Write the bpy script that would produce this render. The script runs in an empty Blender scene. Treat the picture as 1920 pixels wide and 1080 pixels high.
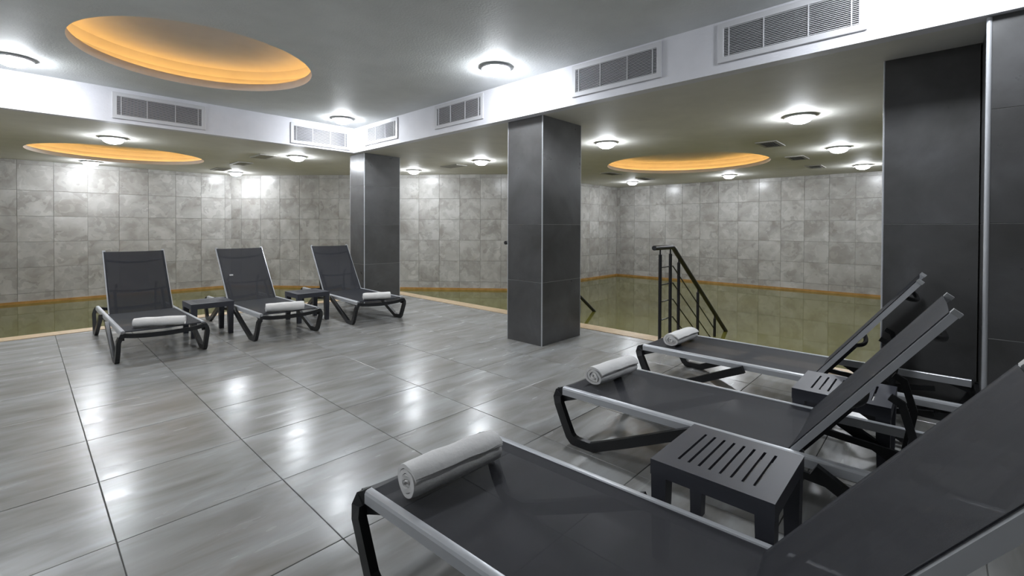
import bpy, bmesh, math, random
from mathutils import Vector, Matrix, Euler
random.seed(7)
sc = bpy.context.scene
COL = sc.collection
PI = math.pi
def R(d): return math.radians(d)

# ------------------------------------------------------------------ camera
cam_d = bpy.data.cameras.new('camera'); cam = bpy.data.objects.new('camera', cam_d); COL.objects.link(cam)
cam_d.sensor_fit = 'HORIZONTAL'; cam_d.sensor_width = 36.0
cam_d.lens = 859.9/1920*36.0
cam_d.shift_y = (435.2-540)/1920.0
cam_d.clip_start = 0.05
YAW, PIT, ROL = 0.752833, 0.010836, 0.003648
cy, sy = math.cos(YAW), math.sin(YAW)
fw = Vector((cy, sy, 0)); r0 = Vector((sy, -cy, 0)); up = Vector((0, 0, 1))
f2 = fw*math.cos(PIT) - up*math.sin(PIT); u2 = up*math.cos(PIT) + fw*math.sin(PIT)
r2 = r0*math.cos(ROL) + u2*math.sin(ROL); u3 = u2*math.cos(ROL) - r0*math.sin(ROL)
M = Matrix((r2, u3, -f2)).transposed().to_4x4(); M.translation = Vector((0, 0, 1.2))
cam.matrix_world = M
sc.camera = cam

# ------------------------------------------------------------------ world, exposure
w = bpy.data.worlds.new('world'); sc.world = w; w.use_nodes = True
w.node_tree.nodes['Background'].inputs[0].default_value = (0.5, 0.53, 0.55, 1)
w.node_tree.nodes['Background'].inputs[1].default_value = 0.02
sc.view_settings.view_transform = 'Standard'; sc.view_settings.look = 'None'
sc.view_settings.gamma = 1.0; sc.view_settings.use_curve_mapping = False
sc.view_settings.exposure = 0.0
LAMP_POWER = 175.0        # emission of each glowing lamp bowl
COVE_POWER = 9.5         # emission of the hidden warm ring light in a ceiling recess
C_LAMP = (0.90, 0.94, 1.0)
C_COVE = (1.0, 0.575, 0.16)

# ------------------------------------------------------------------ materials
def mat(name, base=(0.5, 0.5, 0.5), rough=0.5, metal=0.0, spec=0.5):
    m = bpy.data.materials.new(name); m.use_nodes = True
    b = m.node_tree.nodes['Principled BSDF']
    b.inputs['Base Color'].default_value = (*base, 1); b.inputs['Roughness'].default_value = rough
    b.inputs['Metallic'].default_value = metal; b.inputs['Specular IOR Level'].default_value = spec
    return m, m.node_tree, b
def N(nt, typ, **kw):
    n = nt.nodes.new(typ)
    for k, v in kw.items():
        if k.startswith('i_'):
            n.inputs[k[2:].replace('_', ' ')].default_value = v
        else: setattr(n, k, v)
    return n
def ramp(nt, fac, stops):
    n = nt.nodes.new('ShaderNodeValToRGB'); e = n.color_ramp.elements
    e[0].position, e[0].color = stops[0][0], (*stops[0][1], 1)
    e[1].position, e[1].color = stops[-1][0], (*stops[-1][1], 1)
    for p, c in stops[1:-1]:
        x = e.new(p); x.color = (*c, 1)
    nt.links.new(fac, n.inputs[0]); return n.outputs[0]
def bump(nt, b, h, strength, dist=0.01):
    n = N(nt, 'ShaderNodeBump'); n.inputs['Strength'].default_value = strength; n.inputs['Distance'].default_value = dist
    nt.links.new(h, n.inputs['Height']); nt.links.new(n.outputs[0], b.inputs['Normal'])
def per_piece(nt, sx=1, sy_=1, sz=1, shift=30):
    """object coordinates, stretched, shifted by a random amount for each piece"""
    tc = N(nt, 'ShaderNodeTexCoord'); oi = N(nt, 'ShaderNodeObjectInfo')
    mu = N(nt, 'ShaderNodeMath', operation='MULTIPLY'); mu.inputs[1].default_value = shift
    nt.links.new(oi.outputs['Random'], mu.inputs[0])
    co = N(nt, 'ShaderNodeCombineXYZ')
    for i in range(3): nt.links.new(mu.outputs[0], co.inputs[i])
    mp = N(nt, 'ShaderNodeMapping'); mp.inputs['Scale'].default_value = (sx, sy_, sz)
    nt.links.new(tc.outputs['Object'], mp.inputs['Vector'])
    ad = N(nt, 'ShaderNodeVectorMath', operation='ADD')
    nt.links.new(mp.outputs[0], ad.inputs[0]); nt.links.new(co.outputs[0], ad.inputs[1])
    return ad.outputs[0], oi.outputs['Random']
def noise(nt, vec, scale, detail=4, rough=0.55, dist=0.0):
    n = N(nt, 'ShaderNodeTexNoise'); n.inputs['Scale'].default_value = scale
    n.inputs['Detail'].default_value = detail; n.inputs['Roughness'].default_value = rough
    n.inputs['Distortion'].default_value = dist
    if vec is not None: nt.links.new(vec, n.inputs['Vector'])
    return n.outputs['Fac']
def mixc(nt, fac, a, b, mode='MIX'):
    n = N(nt, 'ShaderNodeMix', data_type='RGBA', blend_type=mode)
    for sock, v in ((n.inputs[0], fac), (n.inputs[6], a), (n.inputs[7], b)):
        if hasattr(v, 'links'): nt.links.new(v, sock)
        elif isinstance(v, (int, float)): sock.default_value = v
        else: sock.default_value = (*v, 1)
    return n.outputs[2]
def mathn(nt, op, a, b):
    n = N(nt, 'ShaderNodeMath', operation=op)
    for s, v in ((n.inputs[0], a), (n.inputs[1], b)):
        if hasattr(v, 'links'): nt.links.new(v, s)
        else: s.default_value = v
    return n.outputs[0]

# floor tile: greyish porcelain with brushed streaks along X
m_floor, nt, b = mat('floor_porcelain', rough=0.16, spec=0.5)
v, rnd = per_piece(nt, 1.0, 3.2, 1.0)
f1 = noise(nt, v, 1.7, 5, 0.55, 0.55)
v2, _ = per_piece(nt, 1.3, 5.5, 1.0, 17)
f2n = noise(nt, v2, 1.6, 3, 0.5, 0.5)
c1 = ramp(nt, f1, [(0.30, (0.245, 0.235, 0.218)), (0.50, (0.315, 0.313, 0.300)), (0.72, (0.385, 0.395, 0.393))])
c2 = ramp(nt, f2n, [(0.35, (0.84, 0.83, 0.81)), (0.65, (1.10, 1.11, 1.12))])
cc = mixc(nt, 0.75, c1, c2, 'MULTIPLY')
nt.links.new(cc, b.inputs['Base Color'])
nt.links.new(ramp(nt, f2n, [(0.15, (0.17,)*3), (0.85, (0.31,)*3)]), b.inputs['Roughness'])
v3, _ = per_piece(nt, 2.2, 6.0, 1.0, 11)
bump(nt, b, noise(nt, v3, 2.4, 1, 0.4, 0.2), 0.14, 0.007)

m_grout, nt, b = mat('floor_grout', (0.17, 0.167, 0.155), 0.8)

# pale stone-look wall tile
m_wtile, nt, b = mat('wall_stone_tile', rough=0.24, spec=0.35)
v, rnd = per_piece(nt, 1, 1, 1, 40)
f1 = noise(nt, v, 2.6, 4, 0.5, 0.5)
vo = N(nt, 'ShaderNodeTexVoronoi'); vo.inputs['Scale'].default_value = 5.5
mix_v = N(nt, 'ShaderNodeVectorMath', operation='ADD')
nz = N(nt, 'ShaderNodeTexNoise'); nz.inputs['Scale'].default_value = 4.0; nt.links.new(v, nz.inputs['Vector'])
nt.links.new(v, mix_v.inputs[0]); nt.links.new(nz.outputs['Color'], mix_v.inputs[1])
nt.links.new(mix_v.outputs[0], vo.inputs['Vector'])
c1 = ramp(nt, f1, [(0.32, (0.33, 0.312, 0.285)), (0.5, (0.415, 0.402, 0.378)), (0.70, (0.50, 0.49, 0.467))])
bwn = N(nt, 'ShaderNodeRGBToBW'); nt.links.new(vo.outputs['Color'], bwn.inputs[0])
c2 = mixc(nt, 0.28, c1, bwn.outputs[0], 'SOFT_LIGHT')
hs = N(nt, 'ShaderNodeHueSaturation'); hs.inputs['Saturation'].default_value = 0.9; nt.links.new(c2, hs.inputs['Color'])
br = mathn(nt, 'MULTIPLY_ADD', rnd, 0.10); br.node.inputs[2].default_value = 0.96
nt.links.new(br, hs.inputs['Value'])
nt.links.new(hs.outputs[0], b.inputs['Base Color'])

m_wgrout, nt, b = mat('wall_grout', (0.42, 0.40, 0.37), 0.8)

# dark anthracite tile for pillars
m_dtile, nt, b = mat('anthracite_tile', rough=0.33, spec=0.45)
v, rnd = per_piece(nt, 1, 1, 1, 25)
f1 = noise(nt, v, 2.4, 6, 0.62, 0.4)
nt.links.new(ramp(nt, f1, [(0.3, (0.062, 0.061, 0.059)), (0.55, (0.088, 0.088, 0.088)), (0.75, (0.118, 0.119, 0.122))]), b.inputs['Base Color'])
nt.links.new(ramp(nt, noise(nt, v, 6, 4), [(0.3, (0.27,)*3), (0.7, (0.42,)*3)]), b.inputs['Roughness'])
m_dgrout, nt, b = mat('pillar_grout', (0.34, 0.34, 0.33), 0.7)

# plaster
def plaster(name, c, bstr, bdist, rough=0.55):
    m, nt, b = mat(name, c, rough, 0.0, 0.35)
    tc = N(nt, 'ShaderNodeTexCoord')
    f = noise(nt, tc.outputs['Object'], 55, 3, 0.6)
    f_ = noise(nt, tc.outputs['Object'], 3, 3, 0.6)
    nt.links.new(ramp(nt, f_, [(0.3, tuple(x*0.95 for x in c)), (0.7, tuple(x*1.04 for x in c))]), b.inputs['Base Color'])
    bump(nt, b, f, bstr, bdist); return m
m_ceil = plaster('ceiling_paint', (0.74, 0.76, 0.75), 0.45, 0.006, 0.62)
m_ceil2 = plaster('lowered_ceiling_paint', (0.74, 0.73, 0.68), 0.3, 0.004, 0.66)
m_white = plaster('white_paint', (0.78, 0.78, 0.82), 0.35, 0.004)
m_recess = plaster('recess_paint', (0.74, 0.70, 0.67), 0.05, 0.002)
m_back = plaster('back_wall_paint', (0.5, 0.5, 0.5), 0.2, 0.003)

# water : murky green, glossy
m_water, nt, b = mat('green_pool_water', (0.118, 0.112, 0.036), 0.035, 0.0, 0.5)
b.inputs['IOR'].default_value = 1.33
tc = N(nt, 'ShaderNodeTexCoord')
mp = N(nt, 'ShaderNodeMapping'); nt.links.new(tc.outputs['Object'], mp.inputs['Vector'])
f1 = noise(nt, mp.outputs[0], 0.6, 3, 0.5)
nt.links.new(ramp(nt, f1, [(0.35, (0.112, 0.108, 0.020)), (0.65, (0.150, 0.140, 0.032))]), b.inputs['Base Color'])
bump(nt, b, noise(nt, mp.outputs[0], 2.2, 2, 0.5), 0.05, 0.01)

m_basin, nt, b = mat('ochre_pool_tile', (0.46, 0.26, 0.08), 0.35)
tc = N(nt, 'ShaderNodeTexCoord')
nt.links.new(ramp(nt, noise(nt, tc.outputs['Object'], 9, 3), [(0.3, (0.36, 0.185, 0.045)), (0.7, (0.52, 0.30, 0.10))]), b.inputs['Base Color'])
m_curb, nt, b = mat('sand_curb_tile', (0.50, 0.39, 0.28), 0.4)
tc = N(nt, 'ShaderNodeTexCoord')
nt.links.new(ramp(nt, noise(nt, tc.outputs['Object'], 12, 5, 0.7), [(0.3, (0.50, 0.36, 0.21)), (0.7, (0.66, 0.51, 0.34))]), b.inputs['Base Color'])

m_alu, nt, b = mat('brushed_aluminium', (0.56, 0.575, 0.60), 0.40, 0.25)
tc = N(nt, 'ShaderNodeTexCoord')
mp = N(nt, 'ShaderNodeMapping'); mp.inputs['Scale'].default_value = (60, 2, 60); nt.links.new(tc.outputs['Object'], mp.inputs['Vector'])
nt.links.new(ramp(nt, noise(nt, mp.outputs[0], 6, 2), [(0.3, (0.28,)*3), (0.7, (0.40,)*3)]), b.inputs['Roughness'])
m_black, nt, b = mat('black_coated_frame', (0.012, 0.0125, 0.014), 0.36)
tc = N(nt, 'ShaderNodeTexCoord'); bump(nt, b, noise(nt, tc.outputs['Object'], 300, 2), 0.08, 0.001)
m_plastic, nt, b = mat('charcoal_resin', (0.044, 0.046, 0.058), 0.45)
tc = N(nt, 'ShaderNodeTexCoord'); bump(nt, b, noise(nt, tc.outputs['Object'], 350, 2), 0.10, 0.001)
m_cap, nt, b = mat('pale_end_cap', (0.42, 0.43, 0.44), 0.35)
tc = N(nt, 'ShaderNodeTexCoord'); bump(nt, b, noise(nt, tc.outputs['Object'], 200, 2), 0.05, 0.001)

# sling mesh : dark woven textile one can see through a little
m_sling, nt, b = mat('woven_sling_textile', (0.0088, 0.0105, 0.0175), 0.62)
tc = N(nt, 'ShaderNodeTexCoord')
wv = N(nt, 'ShaderNodeTexWave', bands_direction='X'); wv.inputs['Scale'].default_value = 160; nt.links.new(tc.outputs['Object'], wv.inputs['Vector'])
wv2 = N(nt, 'ShaderNodeTexWave', bands_direction='Y'); wv2.inputs['Scale'].default_value = 160; nt.links.new(tc.outputs['Object'], wv2.inputs['Vector'])
ww = mathn(nt, 'ADD', wv.outputs['Fac'], wv2.outputs['Fac'])
bump(nt, b, ww, 0.25, 0.0006)
tr = N(nt, 'ShaderNodeBsdfTransparent'); tr.inputs[0].default_value = (1, 1, 1, 1)
mx = N(nt, 'ShaderNodeMixShader'); mx.inputs[0].default_value = 0.76
out = nt.nodes['Material Output']
nt.links.new(tr.outputs[0], mx.inputs[1]); nt.links.new(b.outputs[0], mx.inputs[2]); nt.links.new(mx.outputs[0], out.inputs['Surface'])

m_towel, nt, b = mat('white_terry', (0.87, 0.86, 0.845), 0.95, 0, 0.1)
b.inputs['Sheen Weight'].default_value = 0.25
tc = N(nt, 'ShaderNodeTexCoord')
h1 = noise(nt, tc.outputs['Object'], 420, 2, 0.6); h2 = noise(nt, tc.outputs['Object'], 26, 3, 0.55)
bump(nt, b, mathn(nt, 'ADD', mathn(nt, 'MULTIPLY', h1, 0.35), mathn(nt, 'MULTIPLY', h2, 1.4)), 0.5, 0.006)

m_rail, nt, b = mat('black_painted_steel', (0.014, 0.014, 0.016), 0.38)
tc = N(nt, 'ShaderNodeTexCoord'); bump(nt, b, noise(nt, tc.outputs['Object'], 120, 2), 0.05, 0.001)
m_fix, nt, b = mat('lamp_ring_grey', (0.80, 0.80, 0.82), 0.4, 0.2)
tc = N(nt, 'ShaderNodeTexCoord'); bump(nt, b, noise(nt, tc.outputs['Object'], 90, 2), 0.05, 0.001)
m_grille, nt, b = mat('white_grille_metal', (0.66, 0.66, 0.68), 0.4)
tc = N(nt, 'ShaderNodeTexCoord'); bump(nt, b, noise(nt, tc.outputs['Object'], 120, 2), 0.05, 0.001)
m_dark, nt, b = mat('duct_shade_black', (0.02, 0.02, 0.022), 0.7)  # near-black that stands in for the shade inside the ducts
tc = N(nt, 'ShaderNodeTexCoord'); bump(nt, b, noise(nt, tc.outputs['Object'], 20, 2), 0.05, 0.001)
m_vent, nt, b = mat('vent_grey', (0.36, 0.35, 0.32), 0.5)
tc = N(nt, 'ShaderNodeTexCoord'); bump(nt, b, noise(nt, tc.outputs['Object'], 90, 2), 0.05, 0.001)

def emit(name, col, s):
    m = bpy.data.materials.new(name); m.use_nodes = True; nt = m.node_tree
    for n in list(nt.nodes): nt.nodes.remove(n)
    e = nt.nodes.new('ShaderNodeEmission'); e.inputs[0].default_value = (*col, 1); e.inputs[1].default_value = s
    o = nt.nodes.new('ShaderNodeOutputMaterial'); nt.links.new(e.outputs[0], o.inputs[0]); return m
m_glow = emit('lamp_glow', C_LAMP, LAMP_POWER)
m_cove = emit('cove_glow', C_COVE, COVE_POWER)

# ------------------------------------------------------------------ helpers
def mesh_of(name, bm, m, smooth=False):
    bmesh.ops.recalc_face_normals(bm, faces=bm.faces)
    me = bpy.data.meshes.new(name); bm.to_mesh(me); bm.free()
    if m is not None: me.materials.append(m)
    if smooth:
        for p in me.polygons: p.use_smooth = True
    return me
def link(name, me, parent=None, loc=None, rot=None):
    o = bpy.data.objects.new(name, me); COL.objects.link(o)
    if parent is not None: o.parent = parent
    if loc is not None: o.location = loc
    if rot is not None: o.rotation_euler = rot
    return o
def obj(name, bm, m, parent=None, smooth=False, bevel=0, seg=2, auto=None, loc=None, rot=None):
    if bevel:
        es = [e for e in bm.edges if len(e.link_faces) == 2 and e.calc_face_angle(0) > R(32)]
        bmesh.ops.bevel(bm, geom=es, offset=bevel, segments=seg, affect='EDGES', clamp_overlap=True)
    me = mesh_of(name, bm, m, smooth)
    if auto is not None and smooth:
        me.set_sharp_from_angle(angle=R(auto))
    return link(name, me, parent, loc, rot)
def tag(o, label=None, cat=None, group=None, kind=None):
    if label: o['label'] = label
    if cat: o['category'] = cat
    if group: o['group'] = group
    if kind: o['kind'] = kind
    return o
def empty(name, loc=(0, 0, 0), rz=0):
    o = bpy.data.objects.new(name, None); COL.objects.link(o); o.location = loc; o.rotation_euler = (0, 0, rz)
    o.empty_display_size = 0.1
    return o
def copy_tree(o, parent=None):
    c = o.copy(); COL.objects.link(c); c.parent = parent
    for ch in [x for x in bpy.data.objects if x.parent is o]: copy_tree(ch, c)
    return c
def box(x0, x1, y0, y1, z0, z1, bm=None):
    bm = bm or bmesh.new()
    vs = [bm.verts.new((x, y, z)) for z in (z0, z1) for y in (y0, y1) for x in (x0, x1)]
    for f in ((0, 1, 3, 2), (4, 6, 7, 5), (0, 4, 5, 1), (2, 3, 7, 6), (0, 2, 6, 4), (1, 5, 7, 3)):
        bm.faces.new([vs[i] for i in f])
    return bm
def sweep(path, wdir, wd, th, bm=None):
    """rectangular bar along a path; wdir = fixed width axis; th measured across path and wdir"""
    bm = bm or bmesh.new(); P = [Vector(p) for p in path]; W = Vector(wdir).normalized(); rings = []
    for i, p in enumerate(P):
        a = (P[i]-P[i-1]).normalized() if i else None
        c = (P[i+1]-P[i]).normalized() if i < len(P)-1 else None
        t = (a+c).normalized() if a and c else (a or c)
        n = t.cross(W).normalized(); k = 1.0
        if a and c:
            k = 1.0/max(0.5, n.dot(a.cross(W).normalized()))
        hw, ht = wd/2, th/2*k
        rings.append([bm.verts.new(p + W*sw*hw + n*sn*ht) for sw, sn in ((-1, -1), (1, -1), (1, 1), (-1, 1))])
    for r, s in zip(rings, rings[1:]):
        for j in range(4): bm.faces.new((r[j], r[(j+1) % 4], s[(j+1) % 4], s[j]))
    bm.faces.new(rings[0]); bm.faces.new(rings[-1][::-1]); return bm
def tube(path, r, n=12, bm=None):
    bm = bm or bmesh.new(); P = [Vector(p) for p in path]; rings = []; ref = Vector((0, 1, 0.01))
    for i, p in enumerate(P):
        a = (P[i]-P[i-1]).normalized() if i else None
        c = (P[i+1]-P[i]).normalized() if i < len(P)-1 else None
        t = (a+c).normalized() if a and c else (a or c)
        if abs(t.dot(ref.normalized())) > 0.95: ref = Vector((1, 0, 0))
        u = t.cross(ref).normalized(); v_ = t.cross(u).normalized()
        k = 1.0/max(0.6, t.dot(a or t))
        rings.append([bm.verts.new(p + u*math.cos(2*PI*j/n)*r*k + v_*math.sin(2*PI*j/n)*r) for j in range(n)])
    for r_, s in zip(rings, rings[1:]):
        for j in range(n): bm.faces.new((r_[j], r_[(j+1) % n], s[(j+1) % n], s[j]))
    bm.faces.new(rings[0]); bm.faces.new(rings[-1][::-1]); return bm
def lathe(prof, n=32, bm=None, close=False):
    bm = bm or bmesh.new(); rings = []
    for r, z in prof:
        if r < 1e-6: rings.append([bm.verts.new((0, 0, z))])
        else: rings.append([bm.verts.new((r*math.cos(2*PI*j/n), r*math.sin(2*PI*j/n), z)) for j in range(n)])
    pr = list(zip(rings, rings[1:]))
    if close: pr.append((rings[-1], rings[0]))
    for a, c in pr:
        for j in range(n):
            k = (j+1) % n
            if len(a) == 1 and len(c) == 1: continue
            if len(a) == 1: bm.faces.new((a[0], c[k], c[j]))
            elif len(c) == 1: bm.faces.new((a[j], a[k], c[0]))
            else: bm.faces.new((a[j], a[k], c[k], c[j]))
    return bm
def grid_plate(xs, ys, hole, z0, z1):
    """one connected plate made of cells, cells with hole(i,j) left out"""
    bm = bmesh.new(); V = {}
    def v(i, j, t):
        if (i, j, t) not in V: V[(i, j, t)] = bm.verts.new((xs[i], ys[j], z1 if t else z0))
        return V[(i, j, t)]
    nx, ny = len(xs)-1, len(ys)-1
    solid = lambda i, j: 0 <= i < nx and 0 <= j < ny and not hole(i, j)
    for i in range(nx):
        for j in range(ny):
            if not solid(i, j): continue
            bm.faces.new((v(i, j, 1), v(i+1, j, 1), v(i+1, j+1, 1), v(i, j+1, 1)))
            bm.faces.new((v(i, j, 0), v(i, j+1, 0), v(i+1, j+1, 0), v(i+1, j, 0)))
            if not solid(i-1, j): bm.faces.new((v(i, j, 0), v(i, j, 1), v(i, j+1, 1), v(i, j+1, 0)))
            if not solid(i+1, j): bm.faces.new((v(i+1, j, 0), v(i+1, j+1, 0), v(i+1, j+1, 1), v(i+1, j, 1)))
            if not solid(i, j-1): bm.faces.new((v(i, j, 0), v(i+1, j, 0), v(i+1, j, 1), v(i, j, 1)))
            if not solid(i, j+1): bm.faces.new((v(i, j+1, 0), v(i, j+1, 1), v(i+1, j+1, 1), v(i+1, j+1, 0)))
    return bm
def holed(x0, x1, y0, y1, z, holes, thick=0.03, n=64):
    """ceiling plate with round holes; one rectangle strip per hole along the longer side"""
    bm = bmesh.new()
    holes = sorted(holes, key=lambda h: h[0] if (x1-x0) > (y1-y0) else h[1])
    alongx = (x1-x0) > (y1-y0)
    cuts = [x0 if alongx else y0]
    for a, c in zip(holes, holes[1:]): cuts.append(((a[0]+c[0])/2) if alongx else ((a[1]+c[1])/2))
    cuts.append(x1 if alongx else y1)
    for (hx, hy, r), c0, c1 in zip(holes, cuts, cuts[1:]):
        X0, X1, Y0, Y1 = (c0, c1, y0, y1) if alongx else (x0, x1, c0, c1)
        angs = sorted([2*PI*k/n for k in range(n)] + [math.atan2(yy-hy, xx-hx) % (2*PI) for xx in (X0, X1) for yy in (Y0, Y1)])
        inn, outv = [], []
        for a in angs:
            ca, sa = math.cos(a), math.sin(a)
            t = min(((X1-hx)/ca if ca > 1e-9 else (X0-hx)/ca if ca < -1e-9 else 1e9), ((Y1-hy)/sa if sa > 1e-9 else (Y0-hy)/sa if sa < -1e-9 else 1e9))
            inn.append(bm.verts.new((hx+r*ca, hy+r*sa, z))); outv.append(bm.verts.new((hx+t*ca, hy+t*sa, z)))
        for k in range(len(angs)):
            j = (k+1) % len(angs)
            bm.faces.new((inn[k], inn[j], outv[j], outv[k]))
    bmesh.ops.remove_doubles(bm, verts=bm.verts, dist=1e-5)
    return bm

ZU, ZL = 2.69, 2.325          # upper and lowered ceiling heights
BX, BY = 3.46, 6.54           # inner faces of the two bulkheads
WZ = -0.15                    # water level
X0R, Y0R = -2.4, -2.2         # limits of the tiled part
XB, YB = -4.6, -5.2           # back of the room, behind and left of the camera
YW1, XW2, YW3 = 11.52, 11.5, 6.70
CH0, CH1 = (3.17, YW1), (7.1, YW3)

# ------------------------------------------------------------------ floor with tiles
floor = obj('floor', box(X0R, 4.56, Y0R, 7.06, -0.20, -0.008), m_grout); tag(floor, kind='structure')
TX, TY, TS = 0.2377, 2.2665, 0.599
tile_cache = {}
def tile_mesh(key, sx, sy_, sz, m, bev=0.0025):
    k = (key, round(sx, 3), round(sy_, 3), round(sz, 3))
    if k not in tile_cache:
        bm = box(-sx/2, sx/2, -sy_/2, sy_/2, -sz/2, sz/2)
        bmesh.ops.bevel(bm, geom=list(bm.edges), offset=min(bev, min(sx, sy_, sz)*0.3), segments=1, affect='EDGES')
        tile_cache[k] = mesh_of('tile', bm, m)
    return tile_cache[k]
def spans(a, b_, org, step, gap):
    o = []; k = math.floor((a-org)/step)
    while org+k*step < b_-1e-6:
        lo, hi = max(a, org+k*step+gap/2), min(b_, org+(k+1)*step-gap/2)
        if hi-lo > 0.03: o.append((lo, hi))
        k += 1
    return o
for (a, c) in spans(X0R, 4.55, TX, TS, 0.0032):
    for (d, e) in spans(Y0R, 7.05, TY, TS, 0.0032):
        me = tile_mesh('floor', c-a, e-d, 0.012, m_floor, 0.0015)
        link('tile', me, floor, ((a+c)/2, (d+e)/2, -0.006 + random.uniform(-0.0004, 0.0004)), (random.uniform(-0.0006, 0.0006), random.uniform(-0.0006, 0.0006), 0))

tag(obj('floor_back', box(X0R, 4.56, YB, Y0R-0.002, -0.2, -0.0005), m_floor), kind='structure')
tag(obj('floor_side', box(XB, X0R-0.002, YB, 7.06, -0.2, -0.0005), m_floor), kind='structure')

# curb around the deck, pool shell, water
bm = bmesh.new()
prof = [(0.0, -0.19), (0.0, 0.004), (0.215, 0.004), (0.235, -0.004), (0.245, -0.022), (0.245, -0.19)]
cpath = [((4.56, YB), (1, 0)), ((4.56, 7.06), (1, 1)), ((XB, 7.06), (0, 1))]
rings = []
for (px, py), (dx, dy) in cpath: rings.append([bm.verts.new((px+dx*q, py+dy*q, z)) for q, z in prof])
for r_, s in zip(rings, rings[1:]):
    for j in range(len(prof)): bm.faces.new((r_[j], r_[(j+1) % len(prof)], s[(j+1) % len(prof)], s[j]))
bm.faces.new(rings[0]); bm.faces.new(rings[-1][::-1])
tag(obj('trim_1', bm, m_curb), kind='structure')
# basin wall under the curb
bm = sweep([(4.78, YB, -0.70), (4.78, 7.28, -0.70), (XB, 7.28, -0.70)], (0, 0, 1), 1.0, 0.05)
tag(obj('trim_2', bm, m_basin), kind='structure')
# water
outl = [(4.815, YB), (XW2-0.005, YB), (XW2-0.005, YW3-0.005), (CH1[0]-0.007, CH1[1]-0.005), (CH0[0]-0.003, CH0[1]-0.006), (XB, YW1-0.005), (XB, 7.315), (4.815, 7.315)]
bm = bmesh.new()
top = [bm.verts.new((x, y, WZ)) for x, y in outl]; bot = [bm.verts.new((x, y, WZ-0.9)) for x, y in outl]
bm.faces.new(top); bm.faces.new(bot[::-1])
for i in range(len(outl)):
    j = (i+1) % len(outl); bm.faces.new((top[i], bot[i], bot[j], top[j]))
bmesh.ops.triangulate(bm, faces=[f for f in bm.faces if len(f.verts) > 4])
tag(obj('pool_water', bm, m_water), 'still olive green water filling the indoor pool', 'water', kind='stuff')

# ------------------------------------------------------------------ outer walls with stone tiles
ROWS = [-0.20] + [0.025+0.445*k for k in range(6)] + [ZL]
def tiled_wall(name, p, q, off=0.0, thick=0.12, ext=0.0):
    """wall from p to q, seen from its left side (normal to the left of p->q)"""
    p, q = Vector((*p, 0)), Vector((*q, 0)); d = (q-p); L = d.length; d.normalize()
    ang = math.atan2(d.y, d.x)
    bm = box(-ext, L+ext, -thick-0.010, -0.010, -1.1, ZL+0.45)
    wl = obj(name, bm, m_wgrout, loc=p, rot=(0, 0, ang)); tag(wl, kind='structure')
    for (a, c) in spans(0, L, off, 0.445, 0.004):
        for z0, z1 in zip(ROWS, ROWS[1:]):
            me = tile_mesh('wall', c-a, 0.012, z1-z0-0.004, m_wtile, 0.0015)
            link('tile', me, wl, ((a+c)/2, -0.006+random.uniform(-0.0005, 0.0005), (z0+z1)/2), (random.uniform(-0.001, 0.001), 0, random.uniform(-0.001, 0.001)))
    # ochre strip at the water line
    st = obj('waterline_strip', box(0.0, L, 0.0, 0.028, WZ-0.05, WZ+0.042), m_basin, wl, bevel=0.004, seg=1)
    return wl
# order so that the left side of p->q faces the room
tiled_wall('wall_left', CH0, (XB, YW1), 0.12, ext=0.1)
tiled_wall('wall_chamfer', CH1, CH0, 0.2)
tiled_wall('wall_far', (XW2, YW3), CH1, 0.05)
tiled_wall('wall_right', (XW2, -1.5), (XW2, YW3), 0.1, ext=0.1)
tag(obj('wall_back', box(XB-0.1, XW2+0.1, YB-0.12, YB-0.002, -1.1, ZU+0.1), m_back), kind='structure')
tag(obj('wall_side', box(XB-0.12, XB-0.002, YB-0.1, YW1+0.1, -1.1, ZU+0.1), m_back), kind='structure')
tag(obj('wall_rear_right', box(XW2+0.01, XW2+0.13, YB, -1.51, -1.1, ZU+0.1), m_back), kind='structure')

# ------------------------------------------------------------------ ceilings, bulkheads and round recesses
RU, RL, RR = (1.13, 4.90, 0.90), (1.10, 9.60, 1.09), (8.05, 3.35, 1.34)
ceiling = obj('ceiling', holed(XB, BX, YB, BY, ZU, [RU]), m_ceil); tag(ceiling, kind='structure')
ceil_a = obj('ceiling_lowered_left', holed(XB, BX, BY, YW1+0.05, ZL, [RL]), m_ceil2); tag(ceil_a, kind='structure')
ceil_b = obj('ceiling_lowered_right', holed(BX, XW2+0.05, YB, YW1+0.05, ZL, [RR]), m_ceil2); tag(ceil_b, kind='structure')
bh_l = obj('wall_bulkhead_left', box(XB, BX+0.10, BY, BY+0.10, ZL-0.004, ZU+0.05), m_white); tag(bh_l, kind='structure')
bh_r = obj('wall_bulkhead_right', box(BX, BX+0.10, YB, BY, ZL-0.004, ZU+0.05), m_white); tag(bh_r, kind='structure')
def recess(parent, hx, hy, r, z, lip=0.075, ledge=0.16, hgt=0.17):
    prof = [(r, z), (r, z+lip), (r+0.02, z+lip), (r+0.02, z+lip-0.035), (r+ledge, z+lip-0.035), (r+ledge, z+lip+hgt*0.55), (r+ledge-0.05, z+lip+hgt), (0.0, z+lip+hgt)]
    bm = lathe(prof, 72)
    o = obj('round_recess', bm, m_recess, parent, smooth=True, auto=30, loc=(hx, hy, 0))
    rr = r+ledge*0.62
    pr = [(rr+0.010*math.cos(2*PI*k/6), z+lip-0.035+0.0125+0.010*math.sin(2*PI*k/6)) for k in range(6)]
    obj('ring_light', lathe(pr, 64, close=True), m_cove, parent, smooth=True, loc=(hx, hy, 0))
recess(ceiling, *RU, ZU)
recess(ceil_a, *RL, ZL, lip=0.06)
recess(ceil_b, *RR, ZL, lip=0.06)

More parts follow.
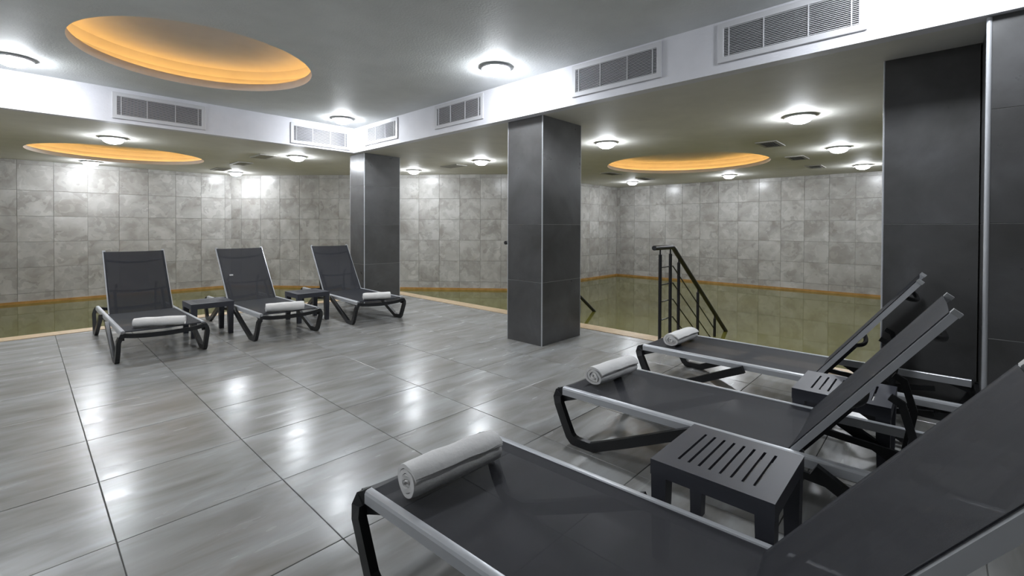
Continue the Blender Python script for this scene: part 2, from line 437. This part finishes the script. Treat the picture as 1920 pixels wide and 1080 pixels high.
# ------------------------------------------------------------------ pillars
def pillar(name, x0, x1, y0, y1, ztop, label, faces, trims, cat='pillar', org=0.6, widths=None, kind=None, zj=(0.62, 1.23, 1.83)):
    g = 0.0022
    o = obj(name, box(x0+g, x1-g, y0+g, y1-g, 0, ztop), m_dgrout)
    if kind: tag(o, kind=kind)
    else: tag(o, label, cat)
    zs = [0.0, *zj, ztop]
    for fc in faces:
        for z0, z1 in zip(zs, zs[1:]):
            h = z1-z0-0.003; zc = (z0+z1)/2
            if fc in 'wf':   # -x / +x
                for a, c in spans(y0, y1, y0 if widths is None else y1-widths*20, 9 if widths is None else widths, 0.004):
                    me = tile_mesh('dark', 0.012, c-a-0.002, h, m_dtile, 0.001)
                    link('tile', me, o, ((x0+0.006) if fc == 'w' else (x1-0.006), (a+c)/2, zc))
            else:
                for a, c in spans(x0, x1, x0 if widths is None else x0, 9 if widths is None else widths, 0.004):
                    me = tile_mesh('dark', c-a-0.002, 0.012, h, m_dtile, 0.001)
                    link('tile', me, o, ((a+c)/2, (y0+0.006) if fc == 's' else (y1-0.006), zc))
    for (tx, ty, s) in trims:
        bm = bmesh.new(); pr = [(s*math.cos(2*PI*k/10), s*math.sin(2*PI*k/10)) for k in range(10)]
        lo = [bm.verts.new((tx+a, ty+c, 0.0)) for a, c in pr]; hi = [bm.verts.new((tx+a, ty+c, ztop-0.002)) for a, c in pr]
        bm.faces.new(lo[::-1]); bm.faces.new(hi)
        for k in range(10): bm.faces.new((lo[k], lo[(k+1) % 10], hi[(k+1) % 10], hi[k]))
        t = obj('corner_trim', bm, m_alu, o, smooth=True, auto=50)
        t['label'] = 'thin bright metal corner strip'
    return o
pillar('pillar', 3.56, 4.23, 2.92, 3.40, ZL-0.001, 'dark tiled square pillar standing alone in the middle of the deck', 'wfsn',
       [(3.563, 2.923, 0.007), (4.227, 2.923, 0.005), (3.563, 3.397, 0.005)], zj=(0.64, 1.23))
pillar('pillar', 3.56, 4.19, 6.42, 6.86, ZL-0.005, 'dark tiled pillar under the corner where both white bulkheads meet', 'wfsn',
       [(3.563, 6.423, 0.007), (4.187, 6.423, 0.005), (3.563, 6.857, 0.005)])
pillar('pillar', 3.965, 4.45, -0.165, 0.294, ZL-0.001, 'recessed dark tiled pillar at right edge, behind the raised lounger backs', 'wn',
       [(3.968, 0.291, 0.006)], zj=(1.23,))
pillar('wall_dark', 3.50, 4.45, -3.2, -0.17, ZL-0.006, '', 'wn', [(3.504, -0.174, 0.012)], kind='structure', widths=0.6)

# ------------------------------------------------------------------ ceiling lamps
def make_lamp():
    root = empty('ceiling_lamp')
    prof = [(0.0, -0.001), (0.118, -0.001), (0.136, -0.006), (0.140, -0.014), (0.134, -0.022), (0.108, -0.024), (0.0, -0.024)]
    obj('ring', lathe(prof, 40), m_fix, root, smooth=True, auto=40)
    prof = [(0.104, -0.024)] + [(0.104*math.cos(a), -0.030-0.052*math.sin(a)) for a in [R(q) for q in (0, 15, 30, 45, 60, 75)]] + [(0.0, -0.082)]
    d = obj('diffuser', lathe(prof, 28), m_glow, root, smooth=True); d['label'] = 'glowing white bowl'
    return root
lamp0 = make_lamp()
lamps = [
 (-0.05, 6.035, ZU, 'glowing ceiling lamp at the left frame edge above the left bulkhead'),
 (3.025, 3.047, ZU, 'largest glowing ceiling lamp, alone before the bulkhead of four grilles'),
 (3.023, 6.044, ZU, 'glowing ceiling lamp tucked into the inner corner of the bulkheads'),
 (3.03, 0.05, ZU, 'glowing ceiling lamp beyond the upper right frame edge'),
 (-0.05, 3.05, ZU, 'glowing ceiling lamp beyond the upper left frame edge'),
 (-3.1, 3.05, ZU, 'unseen fill lamp added left of the frame near the side wall'),  # added out of view to raise the ambient light
 (-3.1, 6.03, ZU, 'unseen fill lamp added left of the frame beside the left bulkhead'),  # another unseen lamp, added as fill for the deck
 (-1.6, 7.7, ZL, 'unseen fill lamp added over the pool left of the frame'),  # unseen, added only to light the pool side
 (0.797, 7.737, ZL, 'glowing lamp hanging in front of the left lit recess, over the pool'),
 (0.826, 10.90, ZL, 'small glowing lamp between left lit recess and back wall'),
 (3.02, 7.565, ZL, 'glowing lamp under the left bulkhead, nearest the corner pillar'),
 (3.052, 10.776, ZL, 'small far glowing lamp below the row of three slim vents'),
 (5.322, 7.665, ZL, 'small glowing lamp just right of the corner pillar'),
 (5.313, 5.701, ZL, 'glowing lamp just left of the middle pillar, over the pool'),
 (5.286, 3.248, ZL, 'glowing lamp just right of the middle pillar'),
 (10.276, 5.567, ZL, 'tiny glowing lamp at the far corner left of the right recess'),
 (10.265, 3.307, ZL, 'tiny glowing lamp behind the right lit recess near the far wall'),
 (5.325, 1.046, ZL, 'biggest glowing lamp of the right pool side, nearest right pillar'),
 (7.749, 1.052, ZL, 'middle one of the three lamps receding left of the right pillar'),
 (10.171, 1.028, ZL, 'farthest of the three lamps receding left of the right pillar'),
]
for i, (x, y, z, lb) in enumerate(lamps):
    o = lamp0 if i == 0 else copy_tree(lamp0)
    o.location = (x, y, z); tag(o, lb, 'lamp', 'round ceiling lamps')

# ------------------------------------------------------------------ bulkhead grilles
def make_grille():
    root = empty('air_grille')   # local: x along, -y outwards from the wall, z up ; centre at origin
    W_, H_ = 0.862, 0.285; fr = 0.042
    bm = bmesh.new()
    xs, zs = [-W_/2, -W_/2+fr, W_/2-fr, W_/2], [-H_/2, -H_/2+fr, H_/2-fr, H_/2]
    bm = grid_plate(xs, zs, lambda i, j: i == 1 and j == 1, 0.0, 0.014)
    bmesh.ops.rotate(bm, verts=bm.verts, cent=(0, 0, 0), matrix=Matrix.Rotation(R(90), 3, 'X'))
    obj('frame', bm, m_grille, root, bevel=0.003, seg=1)
    obj('duct_shade', box(-W_/2+fr, W_/2-fr, -0.0015, -0.0005, -H_/2+fr, H_/2-fr), m_dark, root)  # flat dark sheet as the shade between the slats
    n = 17; hh = (H_-2*fr)/n
    bm = box(-W_/2+fr, W_/2-fr, -0.0105, -0.0065, -0.0020, 0.0020)
    bmesh.ops.rotate(bm, verts=bm.verts, cent=(0, -0.008, 0), matrix=Matrix.Rotation(R(-20), 3, 'X'))
    me = mesh_of('slat', bm, m_grille)
    for k in range(n): link('slat', me, root, (0, 0, -H_/2+fr+hh*(k+0.5)))
    me = mesh_of('bar', box(-0.003, 0.003, -0.0145, -0.0035, -H_/2+fr, H_/2-fr), m_grille)
    for x in (-W_/2+fr+0.035, -0.13, 0.13, W_/2-fr-0.035): link('bar', me, root, (x, 0, 0))
    return root
gr0 = make_grille()
grs = [((BX, 0.767, 2.53), 'R', 'largest white slatted air grille on the right bulkhead, cut by top frame edge'),
       ((BX, 2.055, 2.53), 'R', 'second nearest white air grille on the right bulkhead, right of big lamp'),
       ((BX, 4.103, 2.53), 'R', 'white air grille on the right bulkhead between big lamp and corner grille'),
       ((BX, 5.78, 2.53), 'R', 'smallest white air grille on the right bulkhead beside the inner corner'),
       ((1.096, BY, 2.505), 'L', 'white slatted air grille on the left bulkhead below the lit recess'),
       ((2.953, BY, 2.49), 'L', 'white air grille on the left bulkhead beside the inner corner')]
for i, (p, s, lb) in enumerate(grs):
    o = gr0 if i == 0 else copy_tree(gr0)
    o.location = p; o.rotation_euler = (0, 0, R(-90) if s == 'R' else 0); tag(o, lb, 'air grille', 'bulkhead air grilles')

# ------------------------------------------------------------------ ceiling vents
def make_vent():
    root = empty('ceiling_vent')
    bm = grid_plate([-0.235, -0.195, 0.195, 0.235], [-0.125, -0.09, 0.09, 0.125], lambda i, j: i == 1 and j == 1, -0.014, -0.001)
    obj('frame', bm, m_vent, root, bevel=0.002, seg=1)
    bmd = box(-0.195, 0.195, -0.09, 0.09, -0.003, -0.001); obj('duct_shade', bmd, m_dark, root)  # dark sheet coloured as the shade above the louvers
    bm = box(-0.195, 0.195, -0.010, 0.010, -0.0012, 0.0012)
    bmesh.ops.rotate(bm, verts=bm.verts, cent=(0, 0, 0), matrix=Matrix.Rotation(R(38), 3, 'X'))
    me = mesh_of('louver', bm, m_vent)
    for k in range(7): link('louver', me, root, (0, -0.077+k*0.0257, -0.0095))
    return root
v0 = make_vent()
vents = [(6.83, 1.68, 0, 'nearest of the three slim ceiling vents right of the right recess'),
         (8.45, 1.69, 0, 'middle one of the three slim ceiling vents right of the right recess'),
         (9.87, 1.69, 0, 'farthest of the three slim ceiling vents right of the right recess'),
         (8.37, 5.02, 0, 'dark slim ceiling vent left of the right recess, by middle pillar'),
         (9.76, 4.97, 0, 'slim ceiling vent above the tiny lamp in far corner'),
         (5.44, 6.58, 90, 'slim ceiling vent between the two pillars, left of a lamp'),
         (2.65, 7.96, 90, 'nearest slim ceiling vent of the left row beyond the bulkhead'),
         (2.68, 9.15, 90, 'middle slim ceiling vent of the left row beyond the bulkhead'),
         (2.68, 10.40, 90, 'farthest slim ceiling vent of the left row, above small lamp')]
for i, (x, y, a, lb) in enumerate(vents):
    o = v0 if i == 0 else copy_tree(v0)
    o.location = (x, y, ZL); o.rotation_euler = (0, 0, R(a)); tag(o, lb, 'ceiling vent', 'slim ceiling vents')

# ------------------------------------------------------------------ pool handrails
def handrail(y, label):
    root = empty('handrail', (0, 0, 0)); Y = y
    zt = 1.0; xb, xe = 4.655, 6.55; sl = 0.70
    rail = [(4.22, Y, zt), (4.23, Y, zt), (xb-0.02, Y, zt), (xb+0.02, Y, zt-0.02), (xe, Y, zt-0.006-sl*(xe-xb))]
    obj('top_rail', tube(rail, 0.024, 14), m_rail, root, smooth=True, auto=40)
    posts = [(4.356, 0.0), (4.592, 0.0), (4.80, -0.5), (5.335, -0.75), (5.88, -1.0)]
    for px, zb in posts:
        ztop = (zt if px < xb else zt-sl*(px-xb))-0.015
        p = obj('post', tube([(px, Y, zb), (px, Y, ztop-0.055)], 0.0165, 12), m_rail, root, smooth=True, auto=40)
        obj('pin', tube([(px, Y, ztop-0.055), (px, Y, ztop)], 0.008, 8), m_rail, p, smooth=True, auto=40)
        if zb == 0.0:
            fl = lathe([(0, 0.0), (0.042, 0.0), (0.042, 0.006), (0.020, 0.012), (0.0, 0.012)], 20)
            obj('base_flange', fl, m_rail, p, smooth=True, auto=40, loc=(px, Y, 0.004 if px > 4.56 else 0.0))
    for z in (0.80, 0.625, 0.455, 0.27):
        xk = xb-0.005
        obj('rod', tube([(4.356, Y, z), (xk, Y, z), (5.88, Y, z-sl*(5.88-xk))], 0.0065, 8), m_rail, root, smooth=True, auto=40)
    tag(root, label, 'handrail', 'pool stair handrails')
    return root
handrail(2.05, 'black metal handrail with four rods descending into the pool beside the loungers')
handrail(4.07, 'black handrail mostly hidden by the middle pillar, its tip meeting the water')

# ------------------------------------------------------------------ side tables
def make_table():
    root = empty('side_table'); S = 0.202; h = 0.362
    sx = 0.135; n = 8; pitch = 0.036; sw = 0.009
    ys = [-S]
    for k in range(n):
        c = (k-(n-1)/2)*pitch; ys += [c-sw/2, c+sw/2]
    ys.append(S)
    top = obj('table_top', grid_plate([-S, -sx, sx, S], ys, lambda i, j: i == 1 and j % 2 == 1, h-0.012, h), m_plastic, root, bevel=0.0025, seg=1)
    ap = grid_plate([-S, -S+0.016, S-0.016, S], [-S, -S+0.016, S-0.016, S], lambda i, j: i == 1 and j == 1, h-0.055, h-0.0122)
    obj('apron', ap, m_plastic, root, bevel=0.002, seg=1)
    me = None
    for a in (-1, 1):
        for c in (-1, 1):
            bm = bmesh.new(); q = 0.056; t = 0.03
            # tapered corner leg
            lo, hi = [], []
            for (u, v_) in ((0, 0), (1, 0), (1, 1), (0, 1)):
                lo.append(bm.verts.new((a*(S-0.006-u*(q-0.012)), c*(S-0.006-v_*(q-0.012)), 0.0)))
                hi.append(bm.verts.new((a*(S-0.002-u*q), c*(S-0.002-v_*q), h-0.0555)))
            bm.faces.new(lo); bm.faces.new(hi[::-1])
            for k in range(4): bm.faces.new((lo[k], lo[(k+1) % 4], hi[(k+1) % 4], hi[k]))
            obj('leg', bm, m_plastic, root, bevel=0.003, seg=1)
    return root
t0 = make_table()
for i, (x, y, a, lb) in enumerate([
        (1.757, 0.562, 0, 'charcoal slatted side table between nearest and second right loungers'),
        (2.962, 0.365, 0, 'charcoal slatted side table half hidden by second right lounger backrest'),
        (1.420, 6.00, 0, 'small charcoal side table between left and middle loungers by pool'),
        (2.510, 5.97, 0, 'small charcoal side table between middle lounger and the one before the corner pillar')]):
    o = t0 if i == 0 else copy_tree(t0)
    o.location = (x, y, 0); o.rotation_euler = (0, 0, R(a)); tag(o, lb, 'side table', 'charcoal side tables')

# ------------------------------------------------------------------ sun loungers
LL, HZ, YH = 1.83, 0.292, 1.12      # length, rail top height, hinge position
BA, BLn = R(52.7), 0.79
def make_lounger():
    root = empty('sun_lounger')
    # long aluminium side rails (rounded top)
    for s in (-1, 1):
        bm = bmesh.new(); pr = [(0.0155, 0.0), (0.0155, 0.032), (0.011, 0.041), (0.003, 0.044), (-0.012, 0.044), (-0.0155, 0.040), (-0.0155, 0.0)]
        a = [bm.verts.new((s*(0.296+u), 0.002, HZ-0.044+z)) for u, z in pr]; c = [bm.verts.new((s*(0.296+u), LL, HZ-0.044+z)) for u, z in pr]
        bm.faces.new(a); bm.faces.new(c[::-1])
        for k in range(len(pr)): bm.faces.new((a[k], a[(k+1) % len(pr)], c[(k+1) % len(pr)], c[k]))
        o = obj('side_rail', bm, m_alu, root, smooth=True, auto=25); o['label'] = 'silver aluminium side rail'
    # legs
    def leg_path(s, rear):
        P = [(0.292, -0.006, 0.262), (0.300, -0.020, 0.256), (0.316, -0.022, 0.240), (0.326, -0.008, 0.205), (0.325, 0.030, 0.120), (0.326, 0.068, 0.045),
             (0.326, 0.088, 0.026), (0.326, 0.115, 0.0195), (0.326, 0.205, 0.0195)]
        P += [(0.326, 0.245, 0.036), (0.326, 0.42, 0.112), (0.326, 0.62, 0.205), (0.326, 0.735, 0.257)] if not rear else [(0.326, 0.240, 0.034), (0.326, 0.36, 0.105), (0.326, 0.52, 0.20), (0.326, 0.62, 0.257)]
        return [(s*x, (LL-y) if rear else y, z) for x, y, z in P]
    for rear in (False, True):
        for s in (-1, 1):
            P = leg_path(s, rear)
            obj('leg', sweep(P, (1, 0, 0), 0.032, 0.047), m_black, root, bevel=0.005, seg=2)
        # bowed cross beam joining the two legs
        nb = 16; P = []
        for k in range(nb+1):
            u = -1+2*k/nb; x = 0.300*u
            z = 0.260-0.026*(1-u*u)**0.8; y = -0.024-0.010*(1-u*u)
            P.append((x, (LL-y) if rear else y, z))
        bm = sweep(P, (0, 1, 0), 0.034, 0.036)
        obj('cross_beam', bm, m_black, root, bevel=0.005, seg=2)
        for s in (-1, 1):   # triangular gusset in the corner
            bm = bmesh.new(); y0, y1 = 0.004, 0.10
            pts = [(y0, HZ-0.046), (y1, HZ-0.046), (y0+0.02, HZ-0.075), (y0, HZ-0.085)]
            if rear: pts = [(LL-a, c) for a, c in pts]
            A = [bm.verts.new((s*0.284, a, c)) for a, c in pts]; B_ = [bm.verts.new((s*0.308, a, c)) for a, c in pts]
            bm.faces.new(A); bm.faces.new(B_[::-1])
            for k in range(4): bm.faces.new((A[k], A[(k+1) % 4], B_[(k+1) % 4], B_[k]))
            obj('gusset', bm, m_black, root, bevel=0.002, seg=1)
    # seat sling, sagging slightly, with a folded hem at the foot
    def sling(nm, y0, y1, zf, wdt, sag, parent):
        bm = bmesh.new(); nx, ny = 14, 14; top = []
        for j in range(ny+1):
            row = []
            for i in range(nx+1):
                u = -1+2*i/nx; v_ = j/ny; y = y0+(y1-y0)*v_
                z = zf - sag*(1-u*u)*(0.35+0.65*math.sin(PI*v_))
                row.append((u*wdt, y, z))
            top.append(row)
        T = [[bm.verts.new(p) for p in r_] for r_ in top]; Bt = [[bm.verts.new((p[0], p[1], p[2]-0.0025)) for p in r_] for r_ in top]
        for j in range(ny):
            for i in range(nx):
                bm.faces.new((T[j][i], T[j][i+1], T[j+1][i+1], T[j+1][i])); bm.faces.new((Bt[j][i], Bt[j+1][i], Bt[j+1][i+1], Bt[j][i+1]))
        for j in range(ny):
            bm.faces.new((T[j][0], T[j+1][0], Bt[j+1][0], Bt[j][0])); bm.faces.new((T[j][nx], Bt[j][nx], Bt[j+1][nx], T[j+1][nx]))
        for i in range(nx):
            bm.faces.new((T[0][i], Bt[0][i], Bt[0][i+1], T[0][i+1])); bm.faces.new((T[ny][i], T[ny][i+1], Bt[ny][i+1], Bt[ny][i]))
        return obj(nm, bm, m_sling, parent, smooth=True, auto=50)
    sl = sling('seat_sling', 0.012, YH, HZ-0.004, 0.282, 0.010, root)
    obj('foot_hem', tube([(-0.280, 0.014, HZ-0.010), (0, 0.014, HZ-0.017), (0.280, 0.014, HZ-0.010)], 0.0055, 8), m_plastic, sl, smooth=True, auto=50)
    # backrest, built in its own tilted frame
    def T3(x, s, n): # s along the back, n out of its front
        return (x, YH+s*math.cos(BA)-n*math.sin(BA)*1.0, HZ-0.012+s*math.sin(BA)+n*math.cos(BA))
    back = empty('backrest'); back.parent = root; back.location = (0, YH, HZ-0.012); back.rotation_euler = (BA, 0, 0)
    # local of 'back': y along, z normal
    for s in (-1, 1):
        bm = box(s*0.262-0.0125, s*0.262+0.0125, 0.0, BLn, -0.019, 0.006)
        o = obj('back_rail', bm, m_alu, back, bevel=0.004, seg=2); o['label'] = 'silver aluminium back rail'
        bm = box(s*0.262-0.0135, s*0.262+0.0135, BLn-0.002, BLn+0.016, -0.022, 0.008)
        obj('end_cap', bm, m_cap, back, bevel=0.004, seg=2)
    sling('back_sling', -0.004, BLn-0.004, 0.0105, 0.266, 0.020, back)
    def bow(sy_, depth, r, xw=0.250):
        P = [(-xw+2*xw*k/14, sy_, -0.012-depth*(1-(-1+2*k/14)**2)) for k in range(15)]
        return tube(P, r, 10)
    obj('top_bow', bow(0.685, 0.055, 0.012), m_black, back, smooth=True, auto=50)
    obj('middle_bow', bow(0.30, 0.045, 0.012), m_black, back, smooth=True, auto=50)
    for s in (-1, 1):
        obj('hoop_side', sweep([(s*0.205, 0.30, -0.030), (s*0.205, 0.02, -0.030)], (1, 0, 0), 0.022, 0.016), m_black, back, bevel=0.003, seg=1)
    # prop: two struts from the back down to a rod across the rails
    for s in (-1, 1):
        a = Vector((s*0.175, YH+0.40*math.cos(BA)+0.105, HZ+0.40*math.sin(BA)-0.075)); c = Vector((s*0.175, YH+0.345, HZ-0.115))
        mid = a.lerp(c, 0.35)+Vector((0, 0.035, 0))
        obj('prop_strut', sweep([a+Vector((0, -0.035, 0.02)), a, mid, c], (1, 0, 0), 0.018, 0.026), m_black, root, bevel=0.003, seg=1)
    obj('prop_rod', tube([(-0.278, YH+0.345, HZ-0.115), (0.278, YH+0.345, HZ-0.115)], 0.009, 10), m_alu, root, smooth=True, auto=50)
    for s in (-1, 1):   # toothed ledges inside the rails that take the rod
        bm = sweep([(s*0.2685, YH-0.05, HZ-0.085), (s*0.2685, YH+0.34, HZ-0.120), (s*0.2685, YH+0.55, HZ-0.085)], (1, 0, 0), 0.016, 0.030)
        obj('prop_ledge', bm, m_black, root, bevel=0.003, seg=1)
    return root
lg0 = make_lounger()
lg = [(1.110, 1.455, -177.4, 'nearest charcoal sun lounger, filling the lower right corner'),
      (2.405, 1.575, -178.4, 'charcoal sun lounger second from the camera in the right row'),
      (3.605, 1.690, 180.0, 'charcoal sun lounger in the right row, by pool handrail and dark pillar'),
      (0.880, 5.13, 0.3, 'leftmost charcoal sun lounger of the three at the pool edge'),
      (1.980, 5.13, 1.2, 'middle charcoal sun lounger of the three at the pool edge'),
      (3.070, 5.13, -3.2, 'charcoal sun lounger in front of the corner pillar')]
for i, (x, y, a, lb) in enumerate(lg):
    o = lg0 if i == 0 else copy_tree(lg0)
    o.location = (x, y, 0); o.rotation_euler = (0, 0, R(a)); tag(o, lb, 'sun lounger', 'charcoal sun loungers')
    if i == 4:   # small pale patch on the sling of this one
        bk = [c for c in bpy.data.objects if c.parent is o and c.name.startswith('backrest')][0]
        obj('pale_patch', box(-0.190, -0.150, 0.375, 0.395, 0.0035, 0.0050), m_cap, bk, bevel=0.0004, seg=1)['label'] = 'small pale patch'

# ------------------------------------------------------------------ rolled towels
def towel_mesh(L=0.37, r0_=0.058, turns=3.4, seed=0, squash=1.0, wide=1.0, jut=0.010):
    """folded towel rolled up along x: a three ply band wound as a spiral, its free edge lying on the roll"""
    rng = random.Random(seed); bm = bmesh.new()
    n = int(turns*30); th = r0_/(turns+0.35)
    nx = 12
    ph = rng.uniform(0, 6)
    A_END = R(28)
    def ring(k, side):
        t = k/n; ang = A_END + (1-t)*turns*2*PI
        rc = r0_ - (1-t)*turns*th
        rc = max(rc, 0.002)
        g = th*0.425; mid = 0.5
        if k > n-4: g = th*(0.34, 0.25, 0.15, 0.08)[k-n+3]; mid = (0.42, 0.34, 0.24, 0.22)[k-n+3]
        rr = rc + side*g - th*mid
        wob = 1+0.035*math.sin(3*ang+ph)+0.02*math.sin(7*ang+ph*2)
        if t > 0.72: wob = 1+(wob-1)*0.4
        return rr*wob, ang
    rows = []
    for k in range(n+1):
        pts = []
        for side in (1, -1):
            rr, ang = ring(k, side); line = []
            for i in range(nx+1):
                u = -1+2*i/nx
                rnd_end = 1-0.07*abs(u)**6
                y = rr*math.cos(ang)*wide*rnd_end; z = rr*math.sin(ang)*squash*rnd_end
                x = u*L/2 + (jut*math.sin(ang*1.3+ph)*(1-k/n)*0.8 if abs(u) > 0.8 else 0)*math.copysign(1, u)
                y += 0.0016*math.sin(9*u+ang); z += 0.0014*math.sin(7*u+2*ang+ph)
                line.append((x, y, z))
            pts.append(line)
        rows.append([[bm.verts.new(p) for p in ln] for ln in pts])
    for a, c in zip(rows, rows[1:]):
        for i in range(nx):
            bm.faces.new((a[0][i], a[0][i+1], c[0][i+1], c[0][i])); bm.faces.new((a[1][i], c[1][i], c[1][i+1], a[1][i+1]))
        bm.faces.new((a[0][0], c[0][0], c[1][0], a[1][0])); bm.faces.new((a[0][nx], a[1][nx], c[1][nx], c[0][nx]))
    for r_ in (rows[0], rows[-1]):
        for i in range(nx): bm.faces.new((r_[0][i], r_[0][i+1], r_[1][i+1], r_[1][i]))
    zmin = min(v.co.z for v in bm.verts)
    for v in bm.verts: v.co.z -= zmin
    return bm, -zmin
def ply_mesh(L, r0_, squash, wide, zc, th, k):
    """one ply of the free edge, peeping out below the outermost one"""
    bm = bmesh.new(); nx, na = 12, 5; rows = []
    a0, a1 = R(28-5-k*6), R(28+22)
    rc = r0_ - th*(0.52 + 0.33*k)
    for j in range(na+1):
        ang = a0+(a1-a0)*j/na; h = th*0.10*(0.5 if j == 0 else 1); row = []
        for sd in (1, -1):
            row.append([bm.verts.new(((-1+2*i/nx)*(L/2-0.003-0.002*k), (rc+sd*h)*math.cos(ang+0.03*math.sin(4*i/nx+k))*wide, zc+(rc+sd*h)*math.sin(ang+0.03*math.sin(4*i/nx+k))*squash)) for i in range(nx+1)])
        rows.append(row)
    for a, c in zip(rows, rows[1:]):
        for i in range(nx):
            bm.faces.new((a[0][i], a[0][i+1], c[0][i+1], c[0][i])); bm.faces.new((a[1][i], c[1][i], c[1][i+1], a[1][i+1]))
        bm.faces.new((a[0][0], c[0][0], c[1][0], a[1][0])); bm.faces.new((a[0][nx], a[1][nx], c[1][nx], c[0][nx]))
    for r_ in (rows[0], rows[-1]):
        for i in range(nx): bm.faces.new((r_[0][i], r_[0][i+1], r_[1][i+1], r_[1][i]))
    return bm
def towel(x, y, a, label, L, r, seed, squash, wide, flip=1):
    z = HZ-0.0055
    root = empty('rolled_towel', (x, y, z), R(a))
    bm, zc = towel_mesh(L, r, 3.4, seed, squash, wide)
    obj('roll', bm, m_towel, root, smooth=True, auto=60)
    for k in range(2):
        obj('folded_edge', ply_mesh(L, r, squash, wide, zc, r/3.75, k), m_towel, root, smooth=True, auto=60)
    tag(root, label, 'towel', 'rolled white towels')
# local +y is the side of the free edge
towel(1.068, 1.290, 176.0, 'rolled white towel on the nearest lounger, lower middle of the picture', 0.385, 0.071, 1, 0.95, 1.03)
towel(2.440, 1.445, 175.0, 'rolled white towel on the second nearest lounger of the right row', 0.375, 0.068, 5, 0.90, 1.14)
towel(3.590, 1.505, 178.0, 'rolled white towel on the lounger beside the pool handrail', 0.37, 0.066, 9, 0.85, 1.15)
towel(0.855, 5.205, -24.0, 'rolled white towel on the leftmost lounger at the pool edge', 0.385, 0.050, 12, 0.95, 1.1)
towel(1.935, 5.165, -15.0, 'rolled white towel on the middle lounger at the pool edge', 0.37, 0.056, 15, 0.95, 1.1)
towel(3.040, 5.175, -20.0, 'rolled white towel on the lounger in front of the corner pillar', 0.33, 0.052, 19, 0.95, 1.15)
